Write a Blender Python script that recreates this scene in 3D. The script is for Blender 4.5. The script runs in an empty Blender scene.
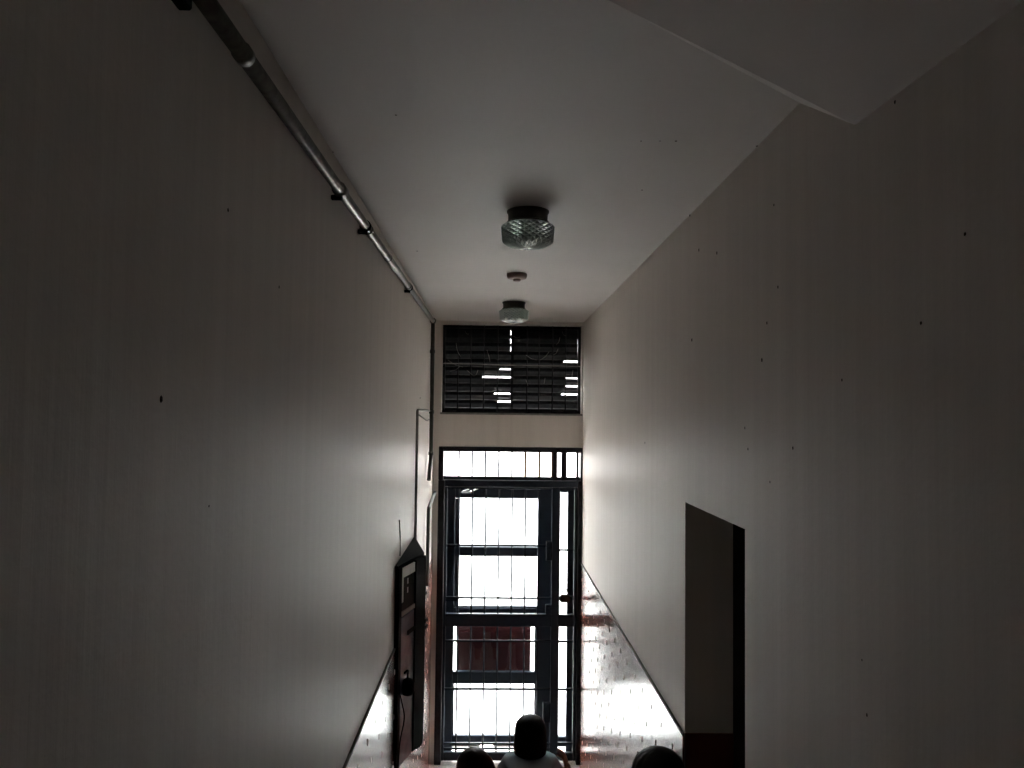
import bpy, bmesh, math, random
from mathutils import Vector, Matrix
random.seed(7)
S = bpy.context.scene
C = S.collection

# ------------------------------------------------------------------ camera
F = 760.0                      # focal length in pixels of the 1024x768 frame
CAM = Vector((0, 0, 2.74))     # standing on the stairs, looking along +Y
d = Vector((493-512, -(415-384), -F)).normalized()
ro = math.radians(0.75)
v = Vector((math.sin(ro), math.cos(ro), 0))
zc_ = (v - d*v.dot(d)).normalized()
xc_ = d.cross(zc_)
RW = Matrix((xc_, d, zc_))     # rows: world axes in camera space -> camera-to-world rotation
cam_d = bpy.data.cameras.new('camera'); cam = bpy.data.objects.new('camera', cam_d); C.objects.link(cam)
cam_d.sensor_width = 36; cam_d.lens = F/1024*36; cam_d.clip_start = 0.02
cam.matrix_world = Matrix.Translation(CAM) @ RW.to_4x4()
S.camera = cam

# ------------------------------------------------------------------ sky, exposure
w = bpy.data.worlds.new('overcast_sky'); S.world = w; w.use_nodes = True
bgn = w.node_tree.nodes['Background']
bgn.inputs['Color'].default_value = (0.97, 0.985, 1.0, 1); bgn.inputs['Strength'].default_value = 9.0
S.view_settings.view_transform = 'Standard'; S.view_settings.look = 'None'
S.view_settings.gamma = 1; S.view_settings.use_curve_mapping = False
S.view_settings.exposure = 2.18

# ------------------------------------------------------------------ measuring helpers
def ray(px, py): return RW @ Vector((px-512, 384-py, -F))
def aty(px, py, y): r = ray(px, py); return CAM + r*(y/r.y)
def atx(px, py, x): r = ray(px, py); return CAM + r*(x/r.x)
def atz(px, py, z): r = ray(px, py); return CAM + r*((z-CAM.z)/r.z)

XL, XR, YE, ZC, YB = -0.472, 0.72, 6.08, 3.49, -3.0
TH = 0.26                      # end wall thickness

# ------------------------------------------------------------------ materials
def nt(name):
    m = bpy.data.materials.new(name); m.use_nodes = True
    t = m.node_tree; return m, t, t.nodes['Principled BSDF']
def plain(name, col, rough=0.5, metal=0.0, spec=0.5, noise=0.0, scale=20, bump=0.0, coat=0.0):
    m, t, b = nt(name)
    b.inputs['Roughness'].default_value = rough; b.inputs['Metallic'].default_value = metal
    b.inputs['Specular IOR Level'].default_value = spec; b.inputs['Coat Weight'].default_value = coat
    tc = t.nodes.new('ShaderNodeTexCoord')
    n = t.nodes.new('ShaderNodeTexNoise'); n.inputs['Scale'].default_value = scale; n.inputs['Detail'].default_value = 4
    t.links.new(tc.outputs['Object'], n.inputs['Vector'])
    r = t.nodes.new('ShaderNodeValToRGB')
    r.color_ramp.elements[0].position = .3; r.color_ramp.elements[1].position = .7
    a = [max(0, c*(1-noise)) for c in col]; e = [min(1, c*(1+noise)) for c in col]
    r.color_ramp.elements[0].color = (*a, 1); r.color_ramp.elements[1].color = (*e, 1)
    t.links.new(n.outputs['Fac'], r.inputs['Fac']); t.links.new(r.outputs['Color'], b.inputs['Base Color'])
    if bump:
        bp = t.nodes.new('ShaderNodeBump'); bp.inputs['Strength'].default_value = bump; bp.inputs['Distance'].default_value = .01
        t.links.new(n.outputs['Fac'], bp.inputs['Height']); t.links.new(bp.outputs['Normal'], b.inputs['Normal'])
    return m
def streaky(name, col, col2, rough, spec, sy=14, sz=0.35, bump=0.05, dist=.01, fine=60):
    """vertically brushed paint: noise stretched along Z"""
    m, t, b = nt(name)
    b.inputs['Roughness'].default_value = rough; b.inputs['Specular IOR Level'].default_value = spec
    tc = t.nodes.new('ShaderNodeTexCoord'); mp = t.nodes.new('ShaderNodeMapping')
    mp.inputs['Scale'].default_value = (sy, sy, sz)
    t.links.new(tc.outputs['Object'], mp.inputs['Vector'])
    n = t.nodes.new('ShaderNodeTexNoise'); n.inputs['Scale'].default_value = 1.0; n.inputs['Detail'].default_value = 5; n.inputs['Roughness'].default_value = .65
    t.links.new(mp.outputs['Vector'], n.inputs['Vector'])
    n2 = t.nodes.new('ShaderNodeTexNoise'); n2.inputs['Scale'].default_value = fine; n2.inputs['Detail'].default_value = 3
    t.links.new(tc.outputs['Object'], n2.inputs['Vector'])
    n3 = t.nodes.new('ShaderNodeTexNoise'); n3.inputs['Scale'].default_value = 1.3; n3.inputs['Detail'].default_value = 3
    t.links.new(tc.outputs['Object'], n3.inputs['Vector'])
    ad = t.nodes.new('ShaderNodeMath'); ad.operation = 'MULTIPLY_ADD'; ad.inputs[1].default_value = .45
    t.links.new(n3.outputs['Fac'], ad.inputs[0])
    sc = t.nodes.new('ShaderNodeMath'); sc.operation = 'MULTIPLY'; sc.inputs[1].default_value = .55
    t.links.new(n.outputs['Fac'], sc.inputs[0]); t.links.new(sc.outputs[0], ad.inputs[2])
    r = t.nodes.new('ShaderNodeValToRGB'); r.color_ramp.elements[0].position = .3; r.color_ramp.elements[1].position = .7
    r.color_ramp.elements[0].color = (*col, 1); r.color_ramp.elements[1].color = (*col2, 1)
    t.links.new(ad.outputs[0], r.inputs['Fac']); t.links.new(r.outputs['Color'], b.inputs['Base Color'])
    a2 = t.nodes.new('ShaderNodeMath'); a2.operation = 'MULTIPLY_ADD'; a2.inputs[1].default_value = .25
    t.links.new(n2.outputs['Fac'], a2.inputs[0]); t.links.new(n.outputs['Fac'], a2.inputs[2])
    bp = t.nodes.new('ShaderNodeBump'); bp.inputs['Strength'].default_value = bump; bp.inputs['Distance'].default_value = dist
    t.links.new(a2.outputs[0], bp.inputs['Height']); t.links.new(bp.outputs['Normal'], b.inputs['Normal'])
    return m
def glassy(name, tint, gloss, rough=0.02, bumps=0):
    m = bpy.data.materials.new(name); m.use_nodes = True; t = m.node_tree; t.nodes.clear()
    o = t.nodes.new('ShaderNodeOutputMaterial'); mx = t.nodes.new('ShaderNodeMixShader'); mx.inputs[0].default_value = gloss
    tr = t.nodes.new('ShaderNodeBsdfTransparent'); tr.inputs[0].default_value = (*tint, 1)
    g = t.nodes.new('ShaderNodeBsdfGlossy'); g.inputs['Roughness'].default_value = rough
    t.links.new(tr.outputs[0], mx.inputs[1]); t.links.new(g.outputs[0], mx.inputs[2]); t.links.new(mx.outputs[0], o.inputs[0])
    return m

M_wall = streaky('wall_paint', (.645,.592,.542), (.755,.70,.648), .48, .06, 15, .35, .2, .012)
M_ceil = plain('ceiling_paint', (.59,.545,.515), .6, 0, .3, .03, 2.2, .03)
M_wains = streaky('wainscot_paint', (.14,.040,.026), (.18,.055,.036), .22, .36, 45, .3, .05, .004, 4)
M_dash = plain('dash_inlay', (.62,.54,.50), .6, 0, .3, .1, 60)
M_bead = plain('bead_paint', (.09,.075,.068), .5, 0, .4, .15, 30)
M_soffit = plain('soffit_tan_shaded', (.50,.45,.42), .7, 0, .2, .05, 3, .03)  # brown tone, darkened below the ceiling paint in place of shade
M_floor = plain('floor_terrazzo', (.62,.59,.56), .22, 0, .5, .25, 55)
M_gate = plain('gate_paint', (.010,.015,.023), .45, 0, .2, .2, 40, .02)
M_glowtint = plain('bar_orange_glow_tint', (.30,.12,.035), .5, 0, .4, .4, 60)  # orange tint on these bars stands in for the glow in the transom
M_door = plain('door_paint', (.014,.023,.036), .42, 0, .35, .15, 25, .02)
M_red = plain('red_sheet', (.075,.014,.016), .6, 0, .2, .12, 8)
M_frame = plain('frame_wood', (.012,.011,.014), .5, 0, .2, .3, 30)
M_slat = plain('slat_paint', (.014,.015,.0155), .6, 0, .2, .35, 30, .05)
M_web = plain('cobweb_dust', (.22,.215,.2), .9, 0, .1, .2, 40)
M_steel = plain('galvanised_steel', (.15,.142,.13), .38, .85, .5, .3, 45, 0)
M_pvc = plain('conduit_grey', (.22,.20,.18), .5, 0, .4, .2, 30)
M_dpipe = plain('drain_pipe_green', (.06,.065,.055), .45, 0, .4, .25, 30)
M_black = plain('cabinet_black', (.005,.0055,.0065), .6, 0, .02, .2, 30)
M_grey = plain('cabinet_grey_panel', (.11,.13,.155), .22, 0, .5, .2, 12)
M_pale = plain('cabinet_pale_strip', (.86,.88,.87), .45, 0, .4, .08, 30)
M_dglass = plain('cabinet_dark_pane', (.005,.005,.006), .3, 0, .04, .1, 30)
M_glass = glassy('window_glass', (.96,.98,.98), .06)
M_lampbase = plain('lamp_base_metal', (.035,.032,.026), .45, .4, .5, .2, 30)
M_plast = plain('detector_plastic', (.27,.185,.155), .5, 0, .4, .1, 30)
M_speck = plain('speck_dark', (.04,.03,.025), .8, 0, .2, .3, 80)
M_conc = plain('pavement_concrete', (.45,.44,.425), .8, 0, .2, .1, 3)
M_skyblock = plain('sky_blocker_render', (.42,.41,.395), .85, 0, .1, .08, 2)
M_roomshade = plain('side_room_shade', (.05,.04,.035), .8, 0, .2, .1, 3)  # near-black colour stands in for the darkness of the unlit room
M_hair = plain('hair_black', (.005,.0045,.0045), .5, 0, .12, .3, 90, .1)
M_ghair = plain('hair_dark_grey', (.010,.010,.010), .45, 0, .3, .3, 90, .1)
M_skin = plain('skin', (.30,.15,.09), .5, 0, .35, .1, 20)
M_shirt = plain('shirt_pale_blue', (.46,.60,.68), .8, 0, .2, .1, 20)
M_collar = plain('collar_white', (.75,.76,.76), .7, 0, .2, .05, 20)
M_dshirt = plain('shirt_dark', (.035,.035,.04), .85, 0, .2, .2, 20)
M_trous = plain('trousers_dark', (.03,.035,.05), .85, 0, .2, .2, 20)
M_stool = plain('stool_plastic', (.25,.04,.03), .4, 0, .4, .1, 20)
M_brass = plain('padlock_brass', (.09,.075,.05), .35, .7, .5, .2, 30)
# pressed glass of the lamp shades
M_lampglass, t_, b_ = nt('lamp_pressed_glass')
b_.inputs['Base Color'].default_value = (.80,.90,.85,1); b_.inputs['Roughness'].default_value = .08
b_.inputs['Transmission Weight'].default_value = .45; b_.inputs['IOR'].default_value = 1.3; b_.inputs['Specular IOR Level'].default_value = .9

# ------------------------------------------------------------------ mesh helpers
def link(name, me, mat, parent=None):
    o = bpy.data.objects.new(name, me); C.objects.link(o)
    if mat and not me.materials: me.materials.append(mat)
    if parent: o.parent = parent; o.matrix_parent_inverse = Matrix.Translation(-parent.location)
    return o
def fin(bm, name, smooth=False):
    bmesh.ops.recalc_face_normals(bm, faces=bm.faces)
    me = bpy.data.meshes.new(name); bm.to_mesh(me); bm.free()
    if smooth:
        for p in me.polygons: p.use_smooth = True
    return me
def abox(bm, x0, x1, y0, y1, z0, z1, bev=0):
    vs = [bm.verts.new((x, y, z)) for x in (x0, x1) for y in (y0, y1) for z in (z0, z1)]
    fs = [bm.faces.new([vs[i] for i in q]) for q in ((0,1,3,2),(4,6,7,5),(0,4,5,1),(2,3,7,6),(0,2,6,4),(1,5,7,3))]
    if bev:
        es = list({e for f in fs for e in f.edges})
        bmesh.ops.bevel(bm, geom=es, offset=bev, segments=1, affect='EDGES')
def box(name, x0, x1, y0, y1, z0, z1, mat, parent=None, bev=0):
    bm = bmesh.new(); abox(bm, min(x0,x1), max(x0,x1), min(y0,y1), max(y0,y1), min(z0,z1), max(z0,z1), bev)
    return link(name, fin(bm, name), mat, parent)
def prism(name, poly, z0, z1, mat, parent=None):
    bm = bmesh.new()
    a = [bm.verts.new((x, y, z0)) for x, y in poly]; b = [bm.verts.new((x, y, z1)) for x, y in poly]
    bm.faces.new(a); bm.faces.new(b[::-1]); n = len(poly)
    for i in range(n): bm.faces.new((a[i], a[(i+1)%n], b[(i+1)%n], b[i]))
    return link(name, fin(bm, name), mat, parent)
def atube(bm, pts, r, seg=10):
    pts = [Vector(p) for p in pts]; rs = r if isinstance(r, (list, tuple)) else [r]*len(pts)
    t0 = (pts[1]-pts[0]).normalized()
    n = t0.orthogonal().normalized(); rings = []
    for i, p in enumerate(pts):
        a = (pts[i]-pts[i-1]).normalized() if i else t0
        b = (pts[i+1]-pts[i]).normalized() if i < len(pts)-1 else a
        t = (a+b).normalized() if (a+b).length > 1e-6 else a
        n = (n - t*n.dot(t)).normalized(); bi = t.cross(n)
        k = 1/max(.4, t.dot(a))
        mit = (b-a); mit = mit.normalized() if mit.length > 1e-5 else None
        ring = []
        for j in range(seg):
            an = 2*math.pi*j/seg; off = (n*math.cos(an)+bi*math.sin(an))*rs[i]
            if mit: off += mit*off.dot(mit)*(k-1)
            ring.append(bm.verts.new(p+off))
        rings.append(ring)
    for i in range(len(rings)-1):
        for j in range(seg): bm.faces.new((rings[i][j], rings[i][(j+1)%seg], rings[i+1][(j+1)%seg], rings[i+1][j]))
    bm.faces.new(rings[0][::-1]); bm.faces.new(rings[-1])
def tube(name, pts, r, mat, parent=None, seg=10):
    bm = bmesh.new(); atube(bm, pts, r, seg); return link(name, fin(bm, name, True), mat, parent)
def bend(pts, rad=.04, k=5):
    """round the corners of a polyline"""
    pts = [Vector(p) for p in pts]; out = [pts[0]]
    for i in range(1, len(pts)-1):
        a = (pts[i-1]-pts[i]); b = (pts[i+1]-pts[i]); r = min(rad, a.length*.45, b.length*.45)
        p0 = pts[i]+a.normalized()*r; p1 = pts[i]+b.normalized()*r
        for q in range(k+1):
            s = q/k; out.append(p0*(1-s)**2+pts[i]*2*s*(1-s)+p1*s*s)
    out.append(pts[-1]); return out
def lathe(name, prof, mat, parent=None, seg=32, loc=(0,0,0), mod=None, sx=1, sy=1):
    bm = bmesh.new(); rings = []
    for i, (r, z) in enumerate(prof):
        ring = []
        for j in range(seg):
            a = 2*math.pi*j/seg; rr = r*(1+(mod(a, z) if mod else 0))
            ring.append(bm.verts.new((loc[0]+rr*math.cos(a)*sx, loc[1]+rr*math.sin(a)*sy, loc[2]+z)))
        rings.append(ring)
    for i in range(len(rings)-1):
        for j in range(seg): bm.faces.new((rings[i][j], rings[i][(j+1)%seg], rings[i+1][(j+1)%seg], rings[i+1][j]))
    bm.faces.new(rings[0][::-1]); bm.faces.new(rings[-1])
    return link(name, fin(bm, name, True), mat, parent)
def tag(o, label, cat=None, group=None, kind=None):
    o['label'] = label
    if cat: o['category'] = cat
    if group: o['group'] = group
    if kind: o['kind'] = kind
    return o
def struct(o, label=None):
    o['kind'] = 'structure'
    if label: o['label'] = label
    return o
def thing(name, loc, label, cat, group=None):
    o = bpy.data.objects.new(name, None); C.objects.link(o); o.location = loc; o.empty_display_size = .1
    return tag(o, label, cat, group)
def multi(name, boxes, mat, parent=None):
    bm = bmesh.new()
    for b in boxes: abox(bm, *b)
    return link(name, fin(bm, name), mat, parent)

# ------------------------------------------------------------------ the room shell
# measured positions
gx = lambda px, y=YE: aty(px, 600, y).x
gz = lambda py, y=YE, px=510: aty(px, py, y).z
OXL, OXR = gx(436.5), gx(583.5)           # entrance opening
OZT = gz(447)
VXL, VXR = aty(442, 370, YE).x, aty(581.5, 370, YE).x
VZB, VZT = gz(413), gz(325)
DY1 = atx(685, 600, XR).y; DY0 = atx(745, 600, XR).y      # side doorway in the right wall
DZT = atx(685, 502, XR).z
RXE = aty(733, 600, DY1).x                # how deep the reveal is
WR = atx(640, 661, XR).z; WL = atx(367, 712, XL).z        # wainscot tops
WRl = atx(682, 732, XR).z
print('DIM', OXL, OXR, OZT, VXL, VXR, VZB, VZT, DY0, DY1, DZT, RXE, WR, WRl, WL)

struct(box('floor', XL-.3, XR+.3, YB-.3, YE+TH, -.2, 0, M_floor))
struct(box('ceiling', XL-.3, XR+.3, YB-.3, YE+TH, ZC, ZC+.25, M_ceil))
wl = struct(box('wall_left', XL-.25, XL, YB-.3, YE+TH, 0, ZC, M_wall))
wr = struct(multi('wall_right', [(XR, RXE, YB-.3, DY0, 0, ZC), (XR, RXE, DY0, DY1, DZT, ZC), (XR, RXE, DY1, YE+TH, 0, ZC)], M_wall))
we = struct(multi('wall_end', [(XL, OXL, YE, YE+TH, 0, OZT), (OXR, XR, YE, YE+TH, 0, OZT),
     (XL, XR, YE, YE+TH, OZT, VZB), (XL, VXL, YE, YE+TH, VZB, VZT), (VXR, XR, YE, YE+TH, VZB, VZT), (XL, XR, YE, YE+TH, VZT, ZC)], M_wall))
struct(box('wall_back_added', XL, XR, YB-.25, YB, 0, ZC, M_wall))  # added behind the camera to close the shell against stray light
# dark side room behind the doorway
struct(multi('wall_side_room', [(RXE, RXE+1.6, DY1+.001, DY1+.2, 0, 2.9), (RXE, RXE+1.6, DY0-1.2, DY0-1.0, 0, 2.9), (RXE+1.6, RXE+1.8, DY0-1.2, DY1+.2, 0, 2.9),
     (RXE, RXE+1.8, DY0-1.2, DY1+.2, 2.9, 3.0), (XR+.3, RXE+1.8, DY0-1.2, DY1+.2, -.2, 0)], M_roomshade))
# stair soffit above the right wall, close to the camera
p2 = atx(800, 100, XR); q_ = atx(855, 125, XR); p1 = atz(604, -2, ZC); r_ = atx(1024, 10, XR)
print('SOFFIT', p2, q_, p1, r_)
sl = (r_.z-q_.z)/(r_.y-q_.y); zr = q_.z + sl*(YB-q_.y)*.5
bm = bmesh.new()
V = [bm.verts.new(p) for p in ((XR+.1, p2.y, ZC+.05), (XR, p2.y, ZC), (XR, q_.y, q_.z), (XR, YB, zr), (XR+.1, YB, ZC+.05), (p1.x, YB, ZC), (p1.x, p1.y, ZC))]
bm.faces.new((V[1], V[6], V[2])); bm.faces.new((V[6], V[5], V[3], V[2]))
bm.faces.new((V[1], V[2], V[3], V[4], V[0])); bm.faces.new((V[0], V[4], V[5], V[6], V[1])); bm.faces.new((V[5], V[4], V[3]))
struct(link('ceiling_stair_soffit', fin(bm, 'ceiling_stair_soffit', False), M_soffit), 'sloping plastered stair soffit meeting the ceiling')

# wainscots: glossy dark red-brown dado with a bead on top and small inlaid dashes
def wainscot(name, side, x, y0, y1, z, label, rows):
    s = -1 if side == 'r' else 1
    base = struct(box(name, x, x+s*.008, y0, y1, 0, z, M_wains), label)
    bd = box('bead', x, x+s*.010, y0, y1, z-.001, z+.008, M_bead, base)
    me = None; k = 0
    for r in range(rows):
        zz = z-.105-r*.11; y = y1-.10-(.1 if r % 2 else 0)
        while y > y0+.05:
            if me is None:
                b2 = bmesh.new()
                vs = [b2.verts.new((s*t, yy, z_)) for t, f in ((0,1),(.0025,.6)) for yy, z_ in ((-.0042*f,-.015*f),(.0042*f,-.015*f),(.0042*f,.015*f),(-.0042*f,.015*f))]
                for q in ((0,1,2,3),(4,7,6,5),(0,4,5,1),(1,5,6,2),(2,6,7,3),(3,7,4,0)): b2.faces.new([vs[i] for i in q])
                me = fin(b2, 'dash_inlay')
            o = link('dash_inlay', me, M_dash, base); o.location = (x+s*.0075, y+random.uniform(-.004,.004), zz+random.uniform(-.004,.004)); o.rotation_euler = (random.uniform(.1,.3), 0, 0)
            y -= .2; k += 1
    return base
wainscot('trim_1', 'r', XR, DY1, YE, WR, 'glossy dark red-brown dado panel on the right wall', 12)
wainscot('trim_2', 'l', XL, .6, YE, WL, 'glossy dark red-brown dado panel on the left wall', 11)
struct(box('trim_3', XR+.001, RXE, DY1-.008, DY1-.0005, 0, atx(684, 732, XR).z, M_wains), 'dull red-brown dado inside the doorway reveal')
struct(box('trim_4', XR, XR-.008, YB, DY0, 0, WR, M_wains), 'red-brown dado on the right wall before the doorway')

# nails and fly specks on walls and ceiling
bm = bmesh.new(); bmesh.ops.create_icosphere(bm, subdivisions=1, radius=1); sp_me = fin(bm, 'speck', True); sp_me.materials.append(M_speck)
def speck(px, py, wall, r=.0035):
    if wall == 'l': p = atx(px, py, XL); sc = (.4, 1, 1.2); par = wl
    elif wall == 'r': p = atx(px, py, XR); sc = (.4, 1, 1.2); par = wr
    else: p = atz(px, py, ZC); sc = (1, 1, .4); par = bpy.data.objects['ceiling']
    o = bpy.data.objects.new('speck', sp_me); C.objects.link(o); o.parent = par
    o.location = p; o.scale = [c*r*random.uniform(.8, 1.2) for c in sc]
for a in ((161,399,.0045),(228,210,.003),(279,287,.003),(209,506,.002),(420,398,.006)): speck(a[0], a[1], 'l', a[2])
for a in ((778,287,.004),(921,323,.0035),(842,380,.003),(867,715,.0032),(762,360,.005),(767,323,.004),(793,448,.004),(745,428,.004),(690,215,.006),(692,340,.006),
          (717,253,.005),(699,250,.005),(748,449,.004),(774,205,.0035),(770,482,.003),(965,234,.003),(895,102,.0035),(862,660,.002),(645,443,.006)): speck(a[0], a[1], 'r', a[2])
for a in ((676,141,.004),(641,141,.003),(660,141,.003),(800,101,.004),(757,146,.004),(396,115,.003),(333,152,.003),(417,251,.005),(642,190,.004)): speck(a[0], a[1], 'c', a[2])

# ------------------------------------------------------------------ outdoors
struct(box('ground_street', -25, 25, YE+TH+.35, 50, -.35, -.15, M_conc), 'pale street paving outside the entrance')
struct(box('wall_sky_blocker', -14, 14, YE+7, YE+7.4, -.15, 6.5, M_skyblock), 'added pale wall across the street that blocks low sky light')  # added wall; cuts low sky light so daylight fades along the corridor
struct(box('ground_doorstep', OXL-.3, OXR+.3, YE+TH, YE+TH+.35, -.35, -.03, M_conc), 'concrete doorstep outside the gate')

# ------------------------------------------------------------------ vent with louvre slats above the entrance
vent = thing('louvre_vent', ((VXL+VXR)/2, YE+.1, VZB), 'black louvred vent with iron bars and cobwebs above the entrance gate', 'vent')
y0 = YE+.06
fw = .022
box('frame_stile', VXL, VXL+fw, y0, y0+.06, VZB, VZT, M_slat, vent); box('frame_stile', VXR-fw, VXR, y0, y0+.06, VZB, VZT, M_slat, vent)
box('frame_rail', VXL+fw, VXR-fw, y0, y0+.06, VZT-.022, VZT, M_slat, vent); box('frame_rail', VXL+fw, VXR-fw, y0, y0+.06, VZB, VZB+.02, M_slat, vent)
cx = aty(512, 370, YE+.1).x
box('centre_stile', cx-.011, cx+.011, y0, y0+.05, VZB+.02, VZT-.022, M_slat, vent)
N = 10; pitch = (VZT-VZB-.042)/N
vx = lambda px: aty(px, 370, YE+.1).x
gaps = {  # (leaf, boundary from the top): (x from, x to, gap height, taper side)
 (0,5): (500.5,510.5,.009), (0,6): (483,510.5,.011), (0,8): (495,510,.010), (0,9): (498.5,510.5,.014),
 (1,4): (564,578,.013), (1,6): (566,577,.009), (1,7): (566,578,.011), (1,8): (562,578,.012)}
for leaf, (xa, xb) in enumerate(((VXL+fw, cx-.011), (cx+.011, VXR-fw))):
    for i in range(N):
        zt = VZT-.022-i*pitch; zb = zt-pitch
        x0_, x1_ = xa, xb
        if leaf == 0 and i in (0,1,2): x1_ = xb-.004
        if leaf == 1 and i in (1,2): x1_ = xb-.002
        g = gaps.get((leaf, i+1)); lift = []
        sx_ = sorted({x0_, x1_} | ({min(max(vx(g[0])-.012, x0_), x1_), min(max(vx(g[0]), x0_), x1_), min(vx(g[1]), x1_)} if g else set()))
        bm = bmesh.new(); cols = []
        ov = .010; tilt = .016
        for xx in sx_:
            up = g[2] if g and vx(g[0])-1e-4 <= xx <= vx(g[1])+1e-4 else 0
            zl = zb-ov+(up+ov if up else 0)
            # section: slat leans, lower edge towards the inside; small rolled lip
            zs = zl+(zt-zl)*.42
            cols.append([bm.verts.new(q) for q in ((xx, y0+.044, zt), (xx, y0+.040, zs+.012), (xx, y0+.022, zs-.006), (xx, y0+.026, zl), (xx, y0+.030, zl), (xx, y0+.027, zs-.004), (xx, y0+.048, zt))])
        for a, b in zip(cols, cols[1:]):
            for k in range(7): bm.faces.new((a[k], a[(k+1)%7], b[(k+1)%7], b[k]))
        bm.faces.new(cols[0]); bm.faces.new(cols[-1][::-1])
        link('slat', fin(bm, 'slat'), M_slat, vent)
for i in range(4): box('slat_stop', cx-.02, cx-.004, y0+.015, y0+.03, VZT-.022-i*pitch-.016, VZT-.022-i*pitch+.016, M_slat, vent)
for px in (458.3, 471, 484, 497.5, 526.7, 538.6, 552, 565):
    tube('bar', [(vx(px), YE+.045, VZB), (vx(px), YE+.045, VZT)], .005, M_slat, vent, 8)
zr_ = gz(364.5)
tube('cross_wire', [(XL+.02, YE+.02, zr_+.01), (VXL, YE+.035, zr_+.004), (cx, YE+.036, zr_-.004), (VXR, YE+.035, zr_-.006), (VXR+.03, YE-.004, zr_-.008)], .004, M_pvc, vent, 6)
box('sill', VXL-.01, VXR+.01, YE-.012, YE+.1, VZB-.016, VZB, M_pvc, vent)
bm = bmesh.new()
for (ax, ay, bx_, by) in ((448,360,463,367),(456,343,461,357),(487,350,490,362),(467,370,474,376),(474,376,478,370),(526,355,537,360),(553,355,558,349),(556,345,560,337),(540,360,549,352),(562,331,566,336),(465,331,469,334),(513,336,520,337),(573,370,572,377),(545,378,544,384),(526,380,528,386),(460,366,450,371)):
    a = aty(ax, ay, YE+.036); b = aty(bx_, by, YE+.032); m_ = (a+b)/2 + Vector((random.uniform(-.01,.01), 0, -.012))
    atube(bm, bend([a, m_, b], .03, 3), [.0022]*2+[.003]*4+[.0012]*0 if False else .0022, 5)
cw = link('cobweb_strands', fin(bm, 'cobweb_strands', True), M_web, vent); cw['kind'] = 'stuff'; cw['label'] = 'dusty pale cobweb strands'

# ------------------------------------------------------------------ entrance frame and security gate
yf = YE+.03
def Z(py): return gz(py, YE+.05)
def X(px): return gx(px, YE+.05)
fr = bpy.data.objects.new('door_1', None); C.objects.link(fr); fr.location = (0, YE, 0); struct(fr, 'dark painted frame around the entrance gate')
JZ = Z(480)
box('jamb', OXL, X(443.5), YE-.012, YE+.16, 0, JZ, M_frame, fr, .004); box('jamb', X(576.5), OXR, YE-.012, YE+.16, 0, JZ, M_frame, fr, .004)
box('transom_jamb', OXL, X(441.8), YE-.012, YE+.16, JZ, OZT, M_frame, fr, .004); box('transom_jamb', X(579), OXR, YE-.012, YE+.16, JZ, OZT, M_frame, fr, .004)
box('head', X(441.8), X(579), YE-.012, YE+.16, Z(451.8), OZT, M_frame, fr, .004)
tb = box('transom_bar', X(441.8), X(579), YE+.0, YE+.16, Z(486.5), Z(480), M_gate, fr, .003)

tg = thing('transom_grille', (0, YE+.06, Z(480)), 'row of upright iron bars in the bright transom over the gate', 'grille')
tz0, tz1 = Z(480), Z(451.8)
for px, r, m in ((457,.0075,M_gate),(470.3,.0075,M_gate),(483.6,.0075,M_gate),(497,.0075,M_gate),(510.3,.0075,M_gate),(523.8,.010,M_glowtint),(538,.010,M_glowtint),(551,.010,M_glowtint)):
    tube('bar', [(X(px), YE+.06, tz0), (X(px), YE+.06, tz1)], r, m, tg, 8)
box('post', X(551.5), X(556), YE+.04, YE+.07, tz0, tz1, M_frame, tg); box('post', X(560), X(565.5), YE+.04, YE+.08, tz0, tz1, M_frame, tg)
box('post', X(575), X(577.3), YE+.04, YE+.07, tz0, tz1, M_gate, tg)
box('lower_strip', X(441.8), X(579), YE+.05, YE+.066, tz0, tz0+.028, M_gate, tg)

gate = thing('security_gate', ((OXL+OXR)/2, YE+.06, 0), 'black wrought iron security gate of welded bars in the entrance', 'gate')
ya, yb = YE+.03, YE+.07
GT, GB = Z(486.5)-.002, .015
def gpart(n, px0, px1, py0, py1, a=ya, b=yb, m=M_gate, bev=.003): return box(n, X(px0), X(px1), a, b, Z(py1) if py1 < 900 else GB, Z(py0), m, gate, bev)
gpart('stile', 443.5, 446, 487, 999); gpart('stile', 551, 558.5, 487, 999); gpart('stile', 573.5, 576.5, 487, 999)
gpart('rail', 446, 551, 487, 489); gpart('rail', 558.5, 573.5, 487, 489.5)
gpart('lock_rail', 446, 551, 613.5, 626); gpart('lock_rail', 558.5, 573.5, 614, 626)
gpart('rail', 446, 551, 752, 999); gpart('rail', 558.5, 573.5, 752, 999)
for py in (545.5, 598, 641, 689, 743.5, 748.5):
    gpart('cross_bar', 446, 551, py-1.0, py+1.0, YE+.042, YE+.056, bev=0)
for py in (549.5, 641, 689, 743): gpart('cross_bar', 558.5, 573.5, py-1, py+1, YE+.042, YE+.056, bev=0)
for px in (458, 471.3, 484.6, 497.9, 511.2, 524.5, 537.8):
    for za, zb in ((Z(489), Z(613.5)), (Z(626), Z(752))):
        tube('bar', [(X(px), YE+.05, zb), (X(px), YE+.05, za)], .0068, M_gate, gate, 8)
for (a, b, c, e) in ((545.5,551,541,560),(545.5,551,604,613.5),(544,551,702,722)):
    gpart('hinge_plate', a, b, c, e, YE+.028, YE+.066)
for py in (546, 600): gpart('corner_plate', 446, 458, py-1, py+1, YE+.036, YE+.044, bev=0)

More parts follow.
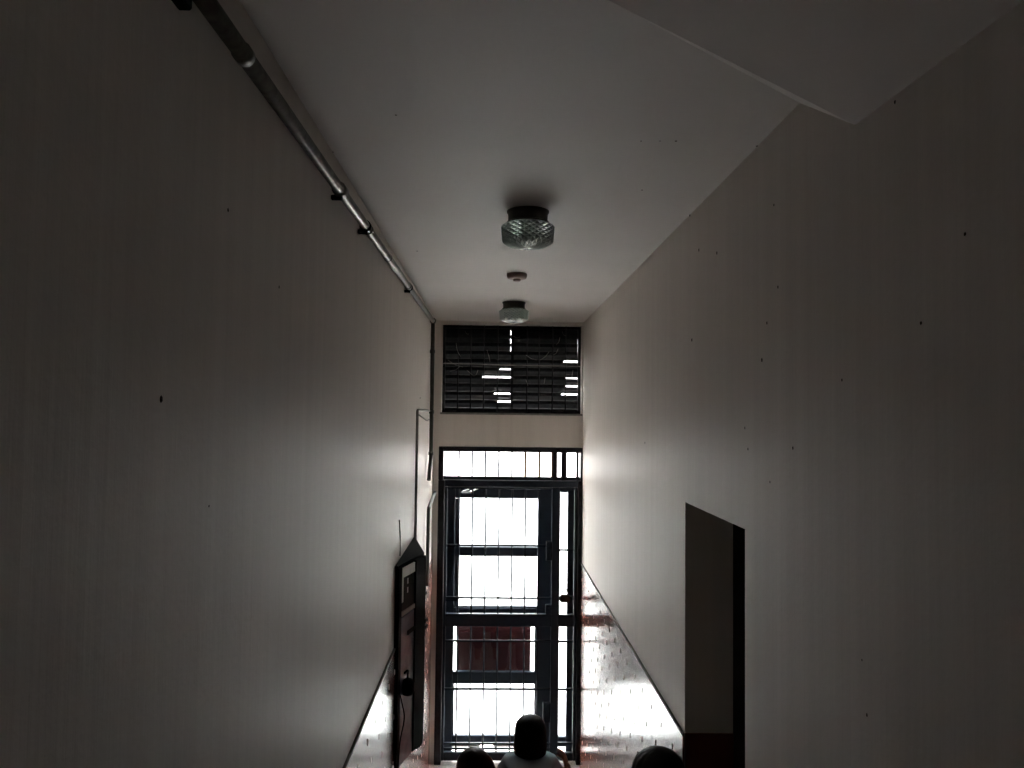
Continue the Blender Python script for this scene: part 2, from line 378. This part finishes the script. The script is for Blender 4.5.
pl = thing('padlock', (X(565), YE+.02, Z(600)), 'dark metal padlock hanging on the narrow right bay of the gate', 'padlock')
lathe('body', [(.030,0),(.040,.008),(.043,.03),(.040,.052),(.028,.062)], M_brass, pl, 20, (X(564.5), YE+.018, Z(601)), None, 1, .32)
zt = Z(596)
tube('shackle', [(X(564.5)+.026*math.cos(a), YE+.018, zt+.01+.055*math.sin(a)) for a in [math.pi*i/10 for i in range(11)]], .0055, M_steel, pl, 8)
lk = tag(box('gate_lock_bolt', X(558.6), X(573.4), YE+.034, YE+.05, Z(599.5), Z(595.5), M_gate, gate), 'slide bolt carrying the padlock'); 

# glazed outer door with a sidelight, a hand deep behind the gate
yo0, yo1 = YE+.17, YE+.215
def XO(px): return gx(px, yo0)
def ZO(py): return gz(py, yo0)
od = bpy.data.objects.new('door_2', None); C.objects.link(od); od.location = (0, yo0, 0); struct(od, 'dark blue glazed street door behind the gate with a dark red sheet in one pane')
def dpart(n, px0, px1, py0, py1, m=M_door, a=yo0, b=yo1, bev=.004): return box(n, XO(px0), XO(px1), a, b, ZO(py1), ZO(py0), m, od, bev)
dpart('stile', 440, 454, 486, 757); dpart('stile_edge', 454, 457.5, 499, 610, M_door, yo0+.01, yo1+.03)
dpart('stile', 537, 559.5, 486, 757); dpart('jamb', 567, 581, 486, 757)
dpart('stile_edge', 454, 455.3, 684, 735.5, M_door, yo0+.005, yo1, 0); dpart('stile_edge', 535.2, 537, 626, 735.5, M_door, yo0+.005, yo1, 0)
dpart('top_rail', 454, 537, 486, 498.5); dpart('top_rail', 559.5, 567, 486, 492)
dpart('rail', 454, 537, 547, 556.5); dpart('rail', 454, 537, 608, 626); dpart('glazing_bar', 457.5, 537, 606.5, 608.6, M_door, yo0+.012, yo1-.01, 0)
dpart('rail', 454, 537, 672, 684); dpart('bottom_rail', 454, 537, 735.5, 743); dpart('bottom_rail', 559.5, 567, 737, 747)
dpart('kick_strip', 454, 482, 744, 747, M_pvc, yo0, yo0+.02, 0); dpart('kick_strip', 495, 537, 744, 747, M_pvc, yo0, yo0+.02, 0)
for (a, b, c, e) in ((457.5,537,498.5,547),(457.5,537,556.5,608),(454,537,626,672),(454,537,684,735.5),(559.5,567,492,737)):
    dpart('pane', a, b, c, e, M_glass, yo0+.02, yo0+.024, 0)
# the red sheet hangs a little askew just behind the third pane
bm = bmesh.new()
c4 = [aty(*p, yo1+.02) for p in ((456.2,625),(530.8,625),(530.2,674),(457.0,674))]
a = [bm.verts.new(p) for p in c4]; b = [bm.verts.new(p+Vector((0,.006,0))) for p in c4]
bm.faces.new(a); bm.faces.new(b[::-1])
for i in range(4): bm.faces.new((a[i], a[(i+1)%4], b[(i+1)%4], b[i]))
rs = link('sheet_panel', fin(bm, 'sheet_panel'), M_red, od); rs['label'] = 'dark red sheet hung behind the third pane'
hk = tube('latch_hook', bend([aty(469, 489, yo0-.02), aty(461, 492.5, yo0-.02), aty(470, 492, yo0-.025), aty(478, 488.5, yo0-.015)], .02, 4), .007, M_pale, od, 8)

# ------------------------------------------------------------------ ceiling lamps and detector
def lamp(px, py, label):
    c = atz(px, py, ZC); t = thing('ceiling_lamp', (c.x, c.y, ZC), label, 'lamp', 'pressed glass ceiling lamps')
    lathe('base', [(.069,-.046),(.073,-.040),(.073,-.012),(.078,-.006),(.078,0)], M_lampbase, t, 32, c)
    # diamond-cut pressed glass: raised and sunk facets in turn
    prof = [(.074,-.045),(.087,-.050)] + [(.0935-.0006*i, -.056-.0078*i) for i in range(8)] + [(.080,-.120),(.066,-.127),(.045,-.131),(.024,-.133),(.008,-.134)]
    bm = bmesh.new(); rings = []; seg = 44
    for i, (r, z) in enumerate(prof):
        f = .075 if 1 < i < 10 else (.06 if 9 < i < 14 else 0)
        rings.append([bm.verts.new((c.x+r*(1+(f if (i+j) % 2 else -f)*.8)*math.cos(2*math.pi*j/seg), c.y+r*(1+(f if (i+j) % 2 else -f)*.8)*math.sin(2*math.pi*j/seg), c.z+z-(f*.03 if (i+j) % 2 else 0))) for j in range(seg)])
    for i in range(len(rings)-1):
        for j in range(seg):
            q = (rings[i][j], rings[i][(j+1)%seg], rings[i+1][(j+1)%seg], rings[i+1][j])
            if (i+j) % 2: bm.faces.new((q[0], q[1], q[2])); bm.faces.new((q[0], q[2], q[3]))
            else: bm.faces.new((q[0], q[1], q[3])); bm.faces.new((q[1], q[2], q[3]))
    bm.faces.new(rings[-1]); bm.faces.new(rings[0][::-1])
    link('glass_shade', fin(bm, 'glass_shade'), M_lampglass, t)
    lathe('rim', [(.076,-.049),(.079,-.047),(.079,-.042),(.074,-.040)], M_lampbase, t, 32, c)
    lathe('bulb', [(.010,-.052),(.014,-.062),(.026,-.082),(.026,-.098),(.016,-.112),(.004,-.116)], M_pale, t, 20, c)
lamp(528, 211.5, 'round pressed glass ceiling lamp with dark base, larger and nearer one')
lamp(514, 302.5, 'small looking pressed glass ceiling lamp close above the black vent')
c = atz(517, 274, ZC)
dt = thing('smoke_detector', (c.x, c.y, ZC), 'small round brown detector on the ceiling between the two lamps', 'detector')
lathe('body', [(.036,-.028),(.050,-.024),(.055,-.012),(.054,0)], M_plast, dt, 32, c)
lathe('sensor_cap', [(.014,-.040),(.020,-.037),(.020,-.028)], M_plast, dt, 20, c)

# ------------------------------------------------------------------ pipes on the left wall
PX = XL+.026
A = atx(182, -32, PX); B = atx(433, 321, PX)
# steel pipe along the wall under the ceiling, in lengths
sp = thing('steel_pipe', (PX, 3, ZC-.05), 'steel pipe running under the ceiling on the left wall and dropping in the far corner', 'pipe')
A0 = A + (A-B)*.2
tube('pipe_run', [A0, A+(B-A)*.3, A+(B-A)*.6, B], .0158, M_steel, sp, 16)
dr = (B-A).normalized()
def ppx(px, py): return A + (B-A)*((atx(px, py, PX).y-A.y)/(B.y-A.y))
for px, py, r, l in ((243,66,.0180,.012),(340,198,.0205,.022),(368,240,.0185,.014),(388,265,.0175,.012),(408,291,.0185,.016)):
    p = ppx(px, py); tube('coupling', [p-dr*l, p+dr*l], r, M_steel, sp, 16)
for px, py in ((340,199),(365,243),(409,293)):
    p = ppx(px, py); box('clamp', XL+.001, PX+.006, p.y-.007, p.y+.007, p.z-.028, p.z-.014, M_black, sp, .002)
    tube('clamp_ring', [p-dr*.006, p+dr*.006], .0198, M_black, sp, 16)
p = ppx(190, 4); box('pipe_bracket', XL+.001, PX-.004, p.y-.02, p.y+.02, p.z-.036, p.z-.008, M_black, sp, .003)
# its drop in the corner
yd = B.y
dp = sp
q0 = B; q1 = Vector((PX, B.y+.02, atx(432.6, 455, PX).z)); q2 = Vector((PX, B.y-.10, atx(429, 473, PX).z)); q3 = q2+Vector((0,-.03,-.05))
tube('drop_pipe', bend([q0+Vector((0,0,.002)), q1, q2, q3], .07, 6), .0145, M_dpipe, dp, 14)
for py in (352, 412, 452):
    z_ = atx(433, py, PX).z; tube('collar', [(PX, B.y+.0, z_-.012), (PX, B.y+.0, z_+.012)], .019, M_dpipe, dp, 14)
tube('elbow', [B-dr*.02, B+dr*.012], .023, M_steel, dp, 14)
# lower pipe stub with hooked top beside the gate
h0 = aty(437, 503, YE-.03); h1 = atx(428.5, 509, PX); h2 = atx(426, 586, PX); h2.y = h1.y; h2.z = aty(426, 586, h1.y).z
hp = tag(tube('pipe_stub', bend([Vector((XL+.02, YE-.02, h1.z+.05)), h1, h2], .05, 5), .0135, M_dpipe, None, 12), 'dark hooked length of pipe on the left wall beside the gate', 'pipe')
# thin conduit feeding the cabinet
CX = XL+.012
k1 = atx(417.5, 410, CX); k2 = atx(416, 541, CX); k2.y = k1.y
k0 = Vector((CX, B.y-.03, k1.z))
cd = thing('cable_conduit', (CX, k1.y, k2.z), 'thin grey conduit running down the left wall into the black cabinet', 'conduit')
tube('conduit_run', bend([k0, k1, k2], .03, 5), .0085, M_pvc, cd, 10)
tube('tie_wire', bend([atx(419, 415, CX), atx(427, 421, CX), atx(430.5, 418, CX)], .03, 4), .004, M_pvc, cd, 6)
tag(tube('loose_cable', bend([atx(399.5, 520, XL+.004), atx(400.5, 545, XL+.004), atx(400, 556, XL+.004)], .05, 4), .0025, M_pvc, None, 6), 'thin loose cable hanging on the wall above the black cabinet', 'cable')

# ------------------------------------------------------------------ black cabinet on the left wall
a_ = atx(395.5, 566, XL+.003); c_ = atx(414.5, 541, XL+.003)
ZT = a_.z
H = (atx(394, 767, XL).z); 
yB = 4.06; pb = aty(423.5, 552, yB)
# slide the outer corner along its ray so that its top is level with the near corner
rr = ray(423.5, 552.5); tt = (ZT-CAM.z)/rr.z; pb = CAM+rr*tt
ZBt = ZT-.99
print('CAB', a_, c_, pb, H)
cab = thing('meter_cabinet', (XL+.05, (a_.y+c_.y)/2, ZBt), 'tall narrow black metal cabinet on the left wall with grey lower panel', 'cabinet')
P0 = Vector((XL+.012, a_.y, 0)); P1 = Vector((pb.x, pb.y, 0)); P2_ = Vector((XL+.001, max(c_.y, pb.y+.3), 0))
u = (P1-P0).normalized(); nrm = Vector((u.y, -u.x, 0)); L = (P1-P0).length
body_poly = [(XL+.001, P0.y+.004), (P0.x, P0.y), (P1.x, P1.y), (P2_.x, P2_.y)]
prism('body', body_poly, ZBt+.03, ZT-.012, M_black, cab)
prism('top_cover', [(XL+.001, P0.y-.006), (P0.x+.004, P0.y-.006), (P1.x+.004, P1.y), (P2_.x, P2_.y+.01)], ZT-.012, ZT, M_black, cab)
def cpart(n, s0, s1, z0, z1, t0, t1, m, parent=cab):
    q = [P0+u*(s0*L)+nrm*t0, P0+u*(s1*L)+nrm*t0, P0+u*(s1*L)+nrm*t1, P0+u*(s0*L)+nrm*t1]
    return prism(n, [(p.x, p.y) for p in q], z0, z1, m, parent)
zm = ZT-.235
cpart('door_stile', 0, .10, ZBt, ZT-.014, .0005, .012, M_black); cpart('door_stile', .60, 1.0, ZBt-.0, ZT-.014, .0005, .016, M_black)
cpart('upper_pane', .10, .60, zm+.0, ZT-.07, .0005, .006, M_dglass)
cpart('pale_strip', .10, .60, ZT-.07, ZT-.022, .0005, .010, M_pale); cpart('pale_strip', .10, .17, ZT-.19, ZT-.07, .006, .010, M_pale)
cpart('panel_edge', .10, .60, zm-.022, zm, .0005, .012, M_pvc)
cpart('lower_panel', .10, .60, ZBt, zm-.03, .0005, .008, M_grey)
cpart('mid_strap', .35, .62, ZT-.37, ZT-.35, .008, .014, M_black)
for dz in (.085, .13): cpart('gauge_mark', .33, .36, ZT-dz-.028, ZT-dz, .006, .0075, M_pale)
for dz in (.36, .395): cpart('latch_lug', .99, 1.09, ZT-dz-.012, ZT-dz+.006, .002, .02, M_black)
cpart('latch_lug', .99, 1.06, ZT-.225, ZT-.21, .002, .018, M_black)
cpart('hinge', -.03, .05, ZT-.88, ZT-.80, .002, .018, M_black); cpart('hinge', -.03, .05, ZT-.22, ZT-.13, .002, .018, M_black)
cpart('foot_lug', .80, 1.0, ZBt-.02, ZBt, .002, .014, M_black)
pk = P0+u*(.26*L)+nrm*.03
kz = ZT-.60
pk_t = thing('cabinet_padlock', (pk.x, pk.y, kz), 'black rounded padlock hanging on the black wall cabinet', 'padlock')
lathe('body', [(.012,-.058),(.026,-.052),(.032,-.03),(.031,0),(.024,.02),(.012,.026)], M_black, pk_t, 20, (pk.x, pk.y, kz), None, 1, 1)
tube('shackle', bend([pk+Vector((0,-.02,kz)), pk+Vector((0,-.02,kz+.05)), pk+Vector((0,.0,kz+.07)), pk-nrm*.022+Vector((0,.0,kz+.05))], .02, 4), .005, M_black, pk_t, 8)
tag(tube('lead_wire', bend([P0+nrm*.02+u*.02+Vector((0,0,kz-.03)), P0+nrm*.025+u*.08+Vector((0,0,kz-.16)), P0+nrm*.02+u*.03+Vector((0,0,kz-.24)), P0+nrm*.014+u*.012+Vector((0,-.03,ZBt-.06))], .05, 5), .003, M_black, None, 6), 'thin black wire dangling below the padlock on the cabinet', 'wire')

# ------------------------------------------------------------------ people
def skin_mesh(name, verts, edges, root=0, levels=2):
    me = bpy.data.meshes.new(name); me.from_pydata([v[:3] for v in verts], edges, [])
    o = bpy.data.objects.new(name, me); C.objects.link(o)
    md = o.modifiers.new('s', 'SKIN'); md.use_smooth_shade = True
    sv = me.skin_vertices[0].data
    for i, v_ in enumerate(verts):
        r = v_[3]; sv[i].radius = r if isinstance(r, tuple) else (r, r); sv[i].use_root = (i == root)
    s2 = o.modifiers.new('u', 'SUBSURF'); s2.levels = levels
    dg = bpy.context.evaluated_depsgraph_get()
    nm = bpy.data.meshes.new_from_object(o.evaluated_get(dg)); nm.name = name
    bpy.data.objects.remove(o); bpy.data.meshes.remove(me)
    for p in nm.polygons: p.use_smooth = True
    return nm
def merge(name, meshes):
    bm = bmesh.new()
    for m in meshes: bm.from_mesh(m); bpy.data.meshes.remove(m)
    me = bpy.data.meshes.new(name); bm.to_mesh(me); bm.free()
    for p in me.polygons: p.use_smooth = True
    return me
def ball(c, s, seg=16):
    bm = bmesh.new(); bmesh.ops.create_uvsphere(bm, u_segments=seg, v_segments=seg//2, radius=1)
    for v_ in bm.verts: v_.co = Vector((v_.co.x*s[0]+c[0], v_.co.y*s[1]+c[1], v_.co.z*s[2]+c[2]))
    return fin(bm, 'ball', True)
def hand(wrist, direction, palm_n, side):
    """palm and five fingers, slightly curled, as skinned chains"""
    d_ = Vector(direction).normalized(); n_ = Vector(palm_n).normalized(); n_ = (n_-d_*n_.dot(d_)).normalized(); s_ = d_.cross(n_)*side
    w_ = Vector(wrist); out = []
    P = lambda a, b, c_, r: (*(w_+d_*a+s_*b+n_*c_), r)
    out.append(skin_mesh('palm', [P(-.02,0,0,(.022,.018)), P(.03,0,0,(.034,.013)), P(.075,0,.003,(.036,.012))], [(0,1),(1,2)], 0, 1))
    for b, l in ((-.028,.062),(-.009,.074),(.010,.070),(.028,.054)):
        out.append(skin_mesh('finger', [P(.06,b,.002,.009), P(.085+l*.35,b*1.08,.008,.0085), P(.085+l*.65,b*1.1,.022,.008), P(.085+l*.85,b*1.1,.040,.007)], [(0,1),(1,2),(2,3)], 0, 1))
    out.append(skin_mesh('thumb', [P(.015,-.025,.004,.011), P(.045,-.05,.012,.010), P(.072,-.060,.026,.0085)], [(0,1),(1,2)], 0, 1))
    return out
def person(name, loc, rz, label, seated, htop, arms, hair, shirt_m, trou_m, headw=.075, lean=0.0, tilt=0.0, collar=None, seat=.33, neck=.075, reach=1.0, roll=0.0, hmat=None, sw=.15):
    """figure facing local +Y; htop = height of the crown"""
    root = thing(name, loc, label, 'person'); root.rotation_euler = (0, 0, rz)
    hh = .215                                   # head height
    cz = htop-.10                               # skull centre
    ch = htop-hh                                # chin
    sh = ch-neck                                # shoulder height
    pz = seat+.09 if seated else htop*.53
    Lf = lean                                   # forward lean of the head
    hx = tilt
    V = [(0,0,pz,(.135,.10)), (0,Lf*.3,pz+(sh-pz)*.45,(.125,.095)), (0,Lf*.6,sh-.06,(.145*sw/.15,.10)), (0,Lf*.75,sh+.01,(.085,.07)), (hx*.3,Lf*.85,ch+.0,(.047,.05)),
         (hx*.6,Lf+.012,ch+.055,(.060,.07)), (hx,Lf,cz+.01,(headw,.09)), (hx*1.1,Lf,htop-.03,(headw*.62,.06))]
    E = [(0,1),(1,2),(2,3),(3,4),(4,5),(5,6),(6,7)]
    def add(p, r, to): V.append((*p, r)); E.append((to, len(V)-1)); return len(V)-1
    legs = []
    for s in (-1, 1):
        if seated:
            h_ = add((s*.085, .03, pz-.01), .075, 0); k_ = add((s*.10, .38*reach, seat+.07), .058, h_); an = add((s*.10, .36*reach, .09), .036, k_); to = add((s*.105, .36*reach+.14, .035), .032, an)
            legs.append([(s*.085,.03,pz-.01), (s*.10,.38*reach,seat+.07), (s*.10,.36*reach,.10)])
        else:
            h_ = add((s*.085, 0, pz-.06), .078, 0); k_ = add((s*.09, .02, htop*.28), .055, h_); an = add((s*.09, -.01, .085), .036, k_); to = add((s*.10, .13, .035), .032, an)
            legs.append([(s*.085,0,pz-.06), (s*.09,.02,htop*.28), (s*.09,-.01,.10)])
    hands = []; sl_ = []
    for s, (el, wr_) in zip((-1, 1), arms):
        s0_ = add((s*sw, Lf*.75, sh-.015), .052*sw/.15, 3)
        e_ = add(el, .038, s0_); w_ = add(wr_, .026, e_)
        dd = Vector(wr_)-Vector(el); pn = Vector((-s, 0.2, -.3))
        hands += hand(Vector(wr_)+dd.normalized()*.012, dd, pn, s)
        sl_.append([(s*sw, Lf*.75, sh-.015), el, wr_])
    body = skin_mesh('body', V, E, 0, 2)
    face = [ball((hx*.8, Lf+.098, cz-.03), (.014,.020,.024)), ball((hx-headw-.002, Lf+.0, cz-.02), (.010,.02,.032)), ball((hx+headw+.002, Lf+.0, cz-.02), (.010,.02,.032)),
            ball((hx-.03, Lf+.082, cz-.0), (.014,.010,.009)), ball((hx+.03, Lf+.082, cz-.0), (.014,.010,.009)), ball((hx*.8, Lf+.080, cz-.068), (.024,.012,.008))]
    me = merge('body', [body]+hands+face)
    part = lambda n, m, mat: link2(n, m, mat, root)
    part('body', me, M_skin)
    # shirt: torso and sleeves
    SV = [(0,0,pz-.02,(.155,.118)), (0,Lf*.3,pz+(sh-pz)*.45,(.142,.110)), (0,Lf*.6,sh-.06,(.160*sw/.15,.114)), (0,Lf*.78,sh+.018,(.090,.076)), (hx*.3,Lf*.85,sh+.055,(.058,.06))]
    SE = [(0,1),(1,2),(2,3),(3,4)]
    for i, (a0, el, wr_) in enumerate(sl_):
        SV.append((*a0, .066*sw/.15)); SE.append((3, len(SV)-1)); SV.append((*(Vector(a0).lerp(Vector(el), .55)), .056)); SE.append((len(SV)-2, len(SV)-1))
        SV.append((*(Vector(a0).lerp(Vector(el), .95)), .050)); SE.append((len(SV)-2, len(SV)-1))
    part('shirt', skin_mesh('shirt', SV, SE, 0, 2), shirt_m)
    TV = [(0,0,pz,(.158,.12))]; TE = []
    for lg in legs:
        pr = 0
        for p, r in zip(lg, (.092,.072,.056)): TV.append((*p, r)); TE.append((pr, len(TV)-1)); pr = len(TV)-1
    part('trousers', skin_mesh('trousers', TV, TE, 0, 2), trou_m)
    if collar:
        bm = bmesh.new(); atube(bm, [(hx*.3+.066*math.cos(a), Lf*.85+.068*math.sin(a), sh+.062+.012*math.sin(a)) for a in [2*math.pi*i/20-math.pi/2 for i in range(20)]], .012, 8)
        part('collar', fin(bm, 'collar', True), collar)
    hm = hair(hx, Lf, htop, headw)
    if roll: hm.transform(Matrix.Translation((hx, Lf, htop-.11)) @ Matrix.Rotation(roll, 4, 'Y') @ Matrix.Translation((-hx, -Lf, -(htop-.11))))
    part('hair', hm, hmat or M_hair)
    return root
def link2(n, m, mat, root):
    o = bpy.data.objects.new(n, m); C.objects.link(o); m.materials.clear(); m.materials.append(mat); o.parent = root; return o
def hair_shape(profile, sy, wob, fr, dx=0, flare=0):
    def f(hx, Lf, htop, hw):
        bm = bmesh.new(); seg = 72; rings = []
        for r, z in profile:
            ring = []
            for j in range(seg):
                a = 2*math.pi*j/seg
                rr = r*(1+wob*(math.sin(a*fr)+.6*math.sin(a*fr*1.73+z*60)+.5*math.sin(a*7+z*90)))
                y = math.sin(a)*rr*sy
                ring.append(bm.verts.new((hx+math.cos(a)*rr+dx*(1-z/ -.22 if False else 0), Lf-.012+(y if y < 0 else y*.80), htop+z)))
            rings.append(ring)
        for i in range(len(rings)-1):
            for j in range(seg): bm.faces.new((rings[i][j], rings[i][(j+1)%seg], rings[i+1][(j+1)%seg], rings[i+1][j]))
        bm.faces.new(rings[-1]); bm.faces.new(rings[0][::-1])
        return fin(bm, 'hair', True)
    return f
bob = hair_shape([(.070,-.197),(.088,-.190),(.0905,-.165),(.0885,-.13),(.0875,-.10),(.0855,-.065),(.077,-.035),(.060,-.013),(.036,.0),(.010,.006)], 1.12, .006, 24)
crop = hair_shape([(.052,-.195),(.068,-.175),(.079,-.13),(.0805,-.08),(.077,-.053),(.067,-.028),(.049,-.01),(.028,.0),(.008,.004)], 1.22, .003, 30)
short = hair_shape([(.055,-.17),(.076,-.15),(.086,-.12),(.090,-.09),(.0875,-.058),(.076,-.03),(.057,-.011),(.034,.0),(.010,.006)], 1.15, .022, 17)

g1 = aty(530.5, 716.5, 4.2)
person('person', (g1.x, g1.y, 0), 0, 'seated person with a dark bob and pale blue shirt in front of the gate', True, g1.z,
       (((-.20,.10,g1.z-.46),(-.06,.30,g1.z-.58)), ((.25,.04,g1.z-.50),(.222,.06,g1.z-.36))), bob, M_shirt, M_trous, .066, .02, 0, M_collar, .36, .022, sw=.112)
g2 = aty(481, 746.5, 3.6)
person('person', (g2.x, g2.y, 0), 0, 'seated person with close-cropped dark hair left of the pale blue shirt', True, g2.z,
       (((-.20,.12,g2.z-.50),(-.11,.26,g2.z-.60)), ((.17,.12,g2.z-.50),(.09,.26,g2.z-.60))), crop, M_dshirt, M_trous, .054, .0, -.012, None, .34, .05, .68, -.6, M_ghair)
g3 = aty(658, 748, 2.6)
person('person', (g3.x, g3.y, 0), 0, 'person with short black hair standing by the side doorway', False, g3.z,
       (((-.22,-.02,g3.z-.54),(-.22,.08,g3.z-.77)), ((.16,.10,g3.z-.56),(.06,.24,g3.z-.60))), short, M_dshirt, M_trous, .074, .0, 0, None)

def stool(x, y, h, label):
    t = thing('low_stool', (x, y, 0), label, 'stool', 'low plastic stools')
    lathe('seat', [(.15,h-.03),(.155,h-.02),(.155,h-.006),(.14,h)], M_stool, t, 28, (x, y, 0))
    for sx in (-1, 1):
        for sy in (-1, 1): tube('leg', [(x+sx*.13, y+sy*.13, 0), (x+sx*.095, y+sy*.095, h-.025)], .016, M_stool, t, 8)
stool(g1.x, g1.y, .33, 'red plastic stool under the person in the pale blue shirt')
stool(g2.x, g2.y, .31, 'red plastic stool under the person with cropped hair')
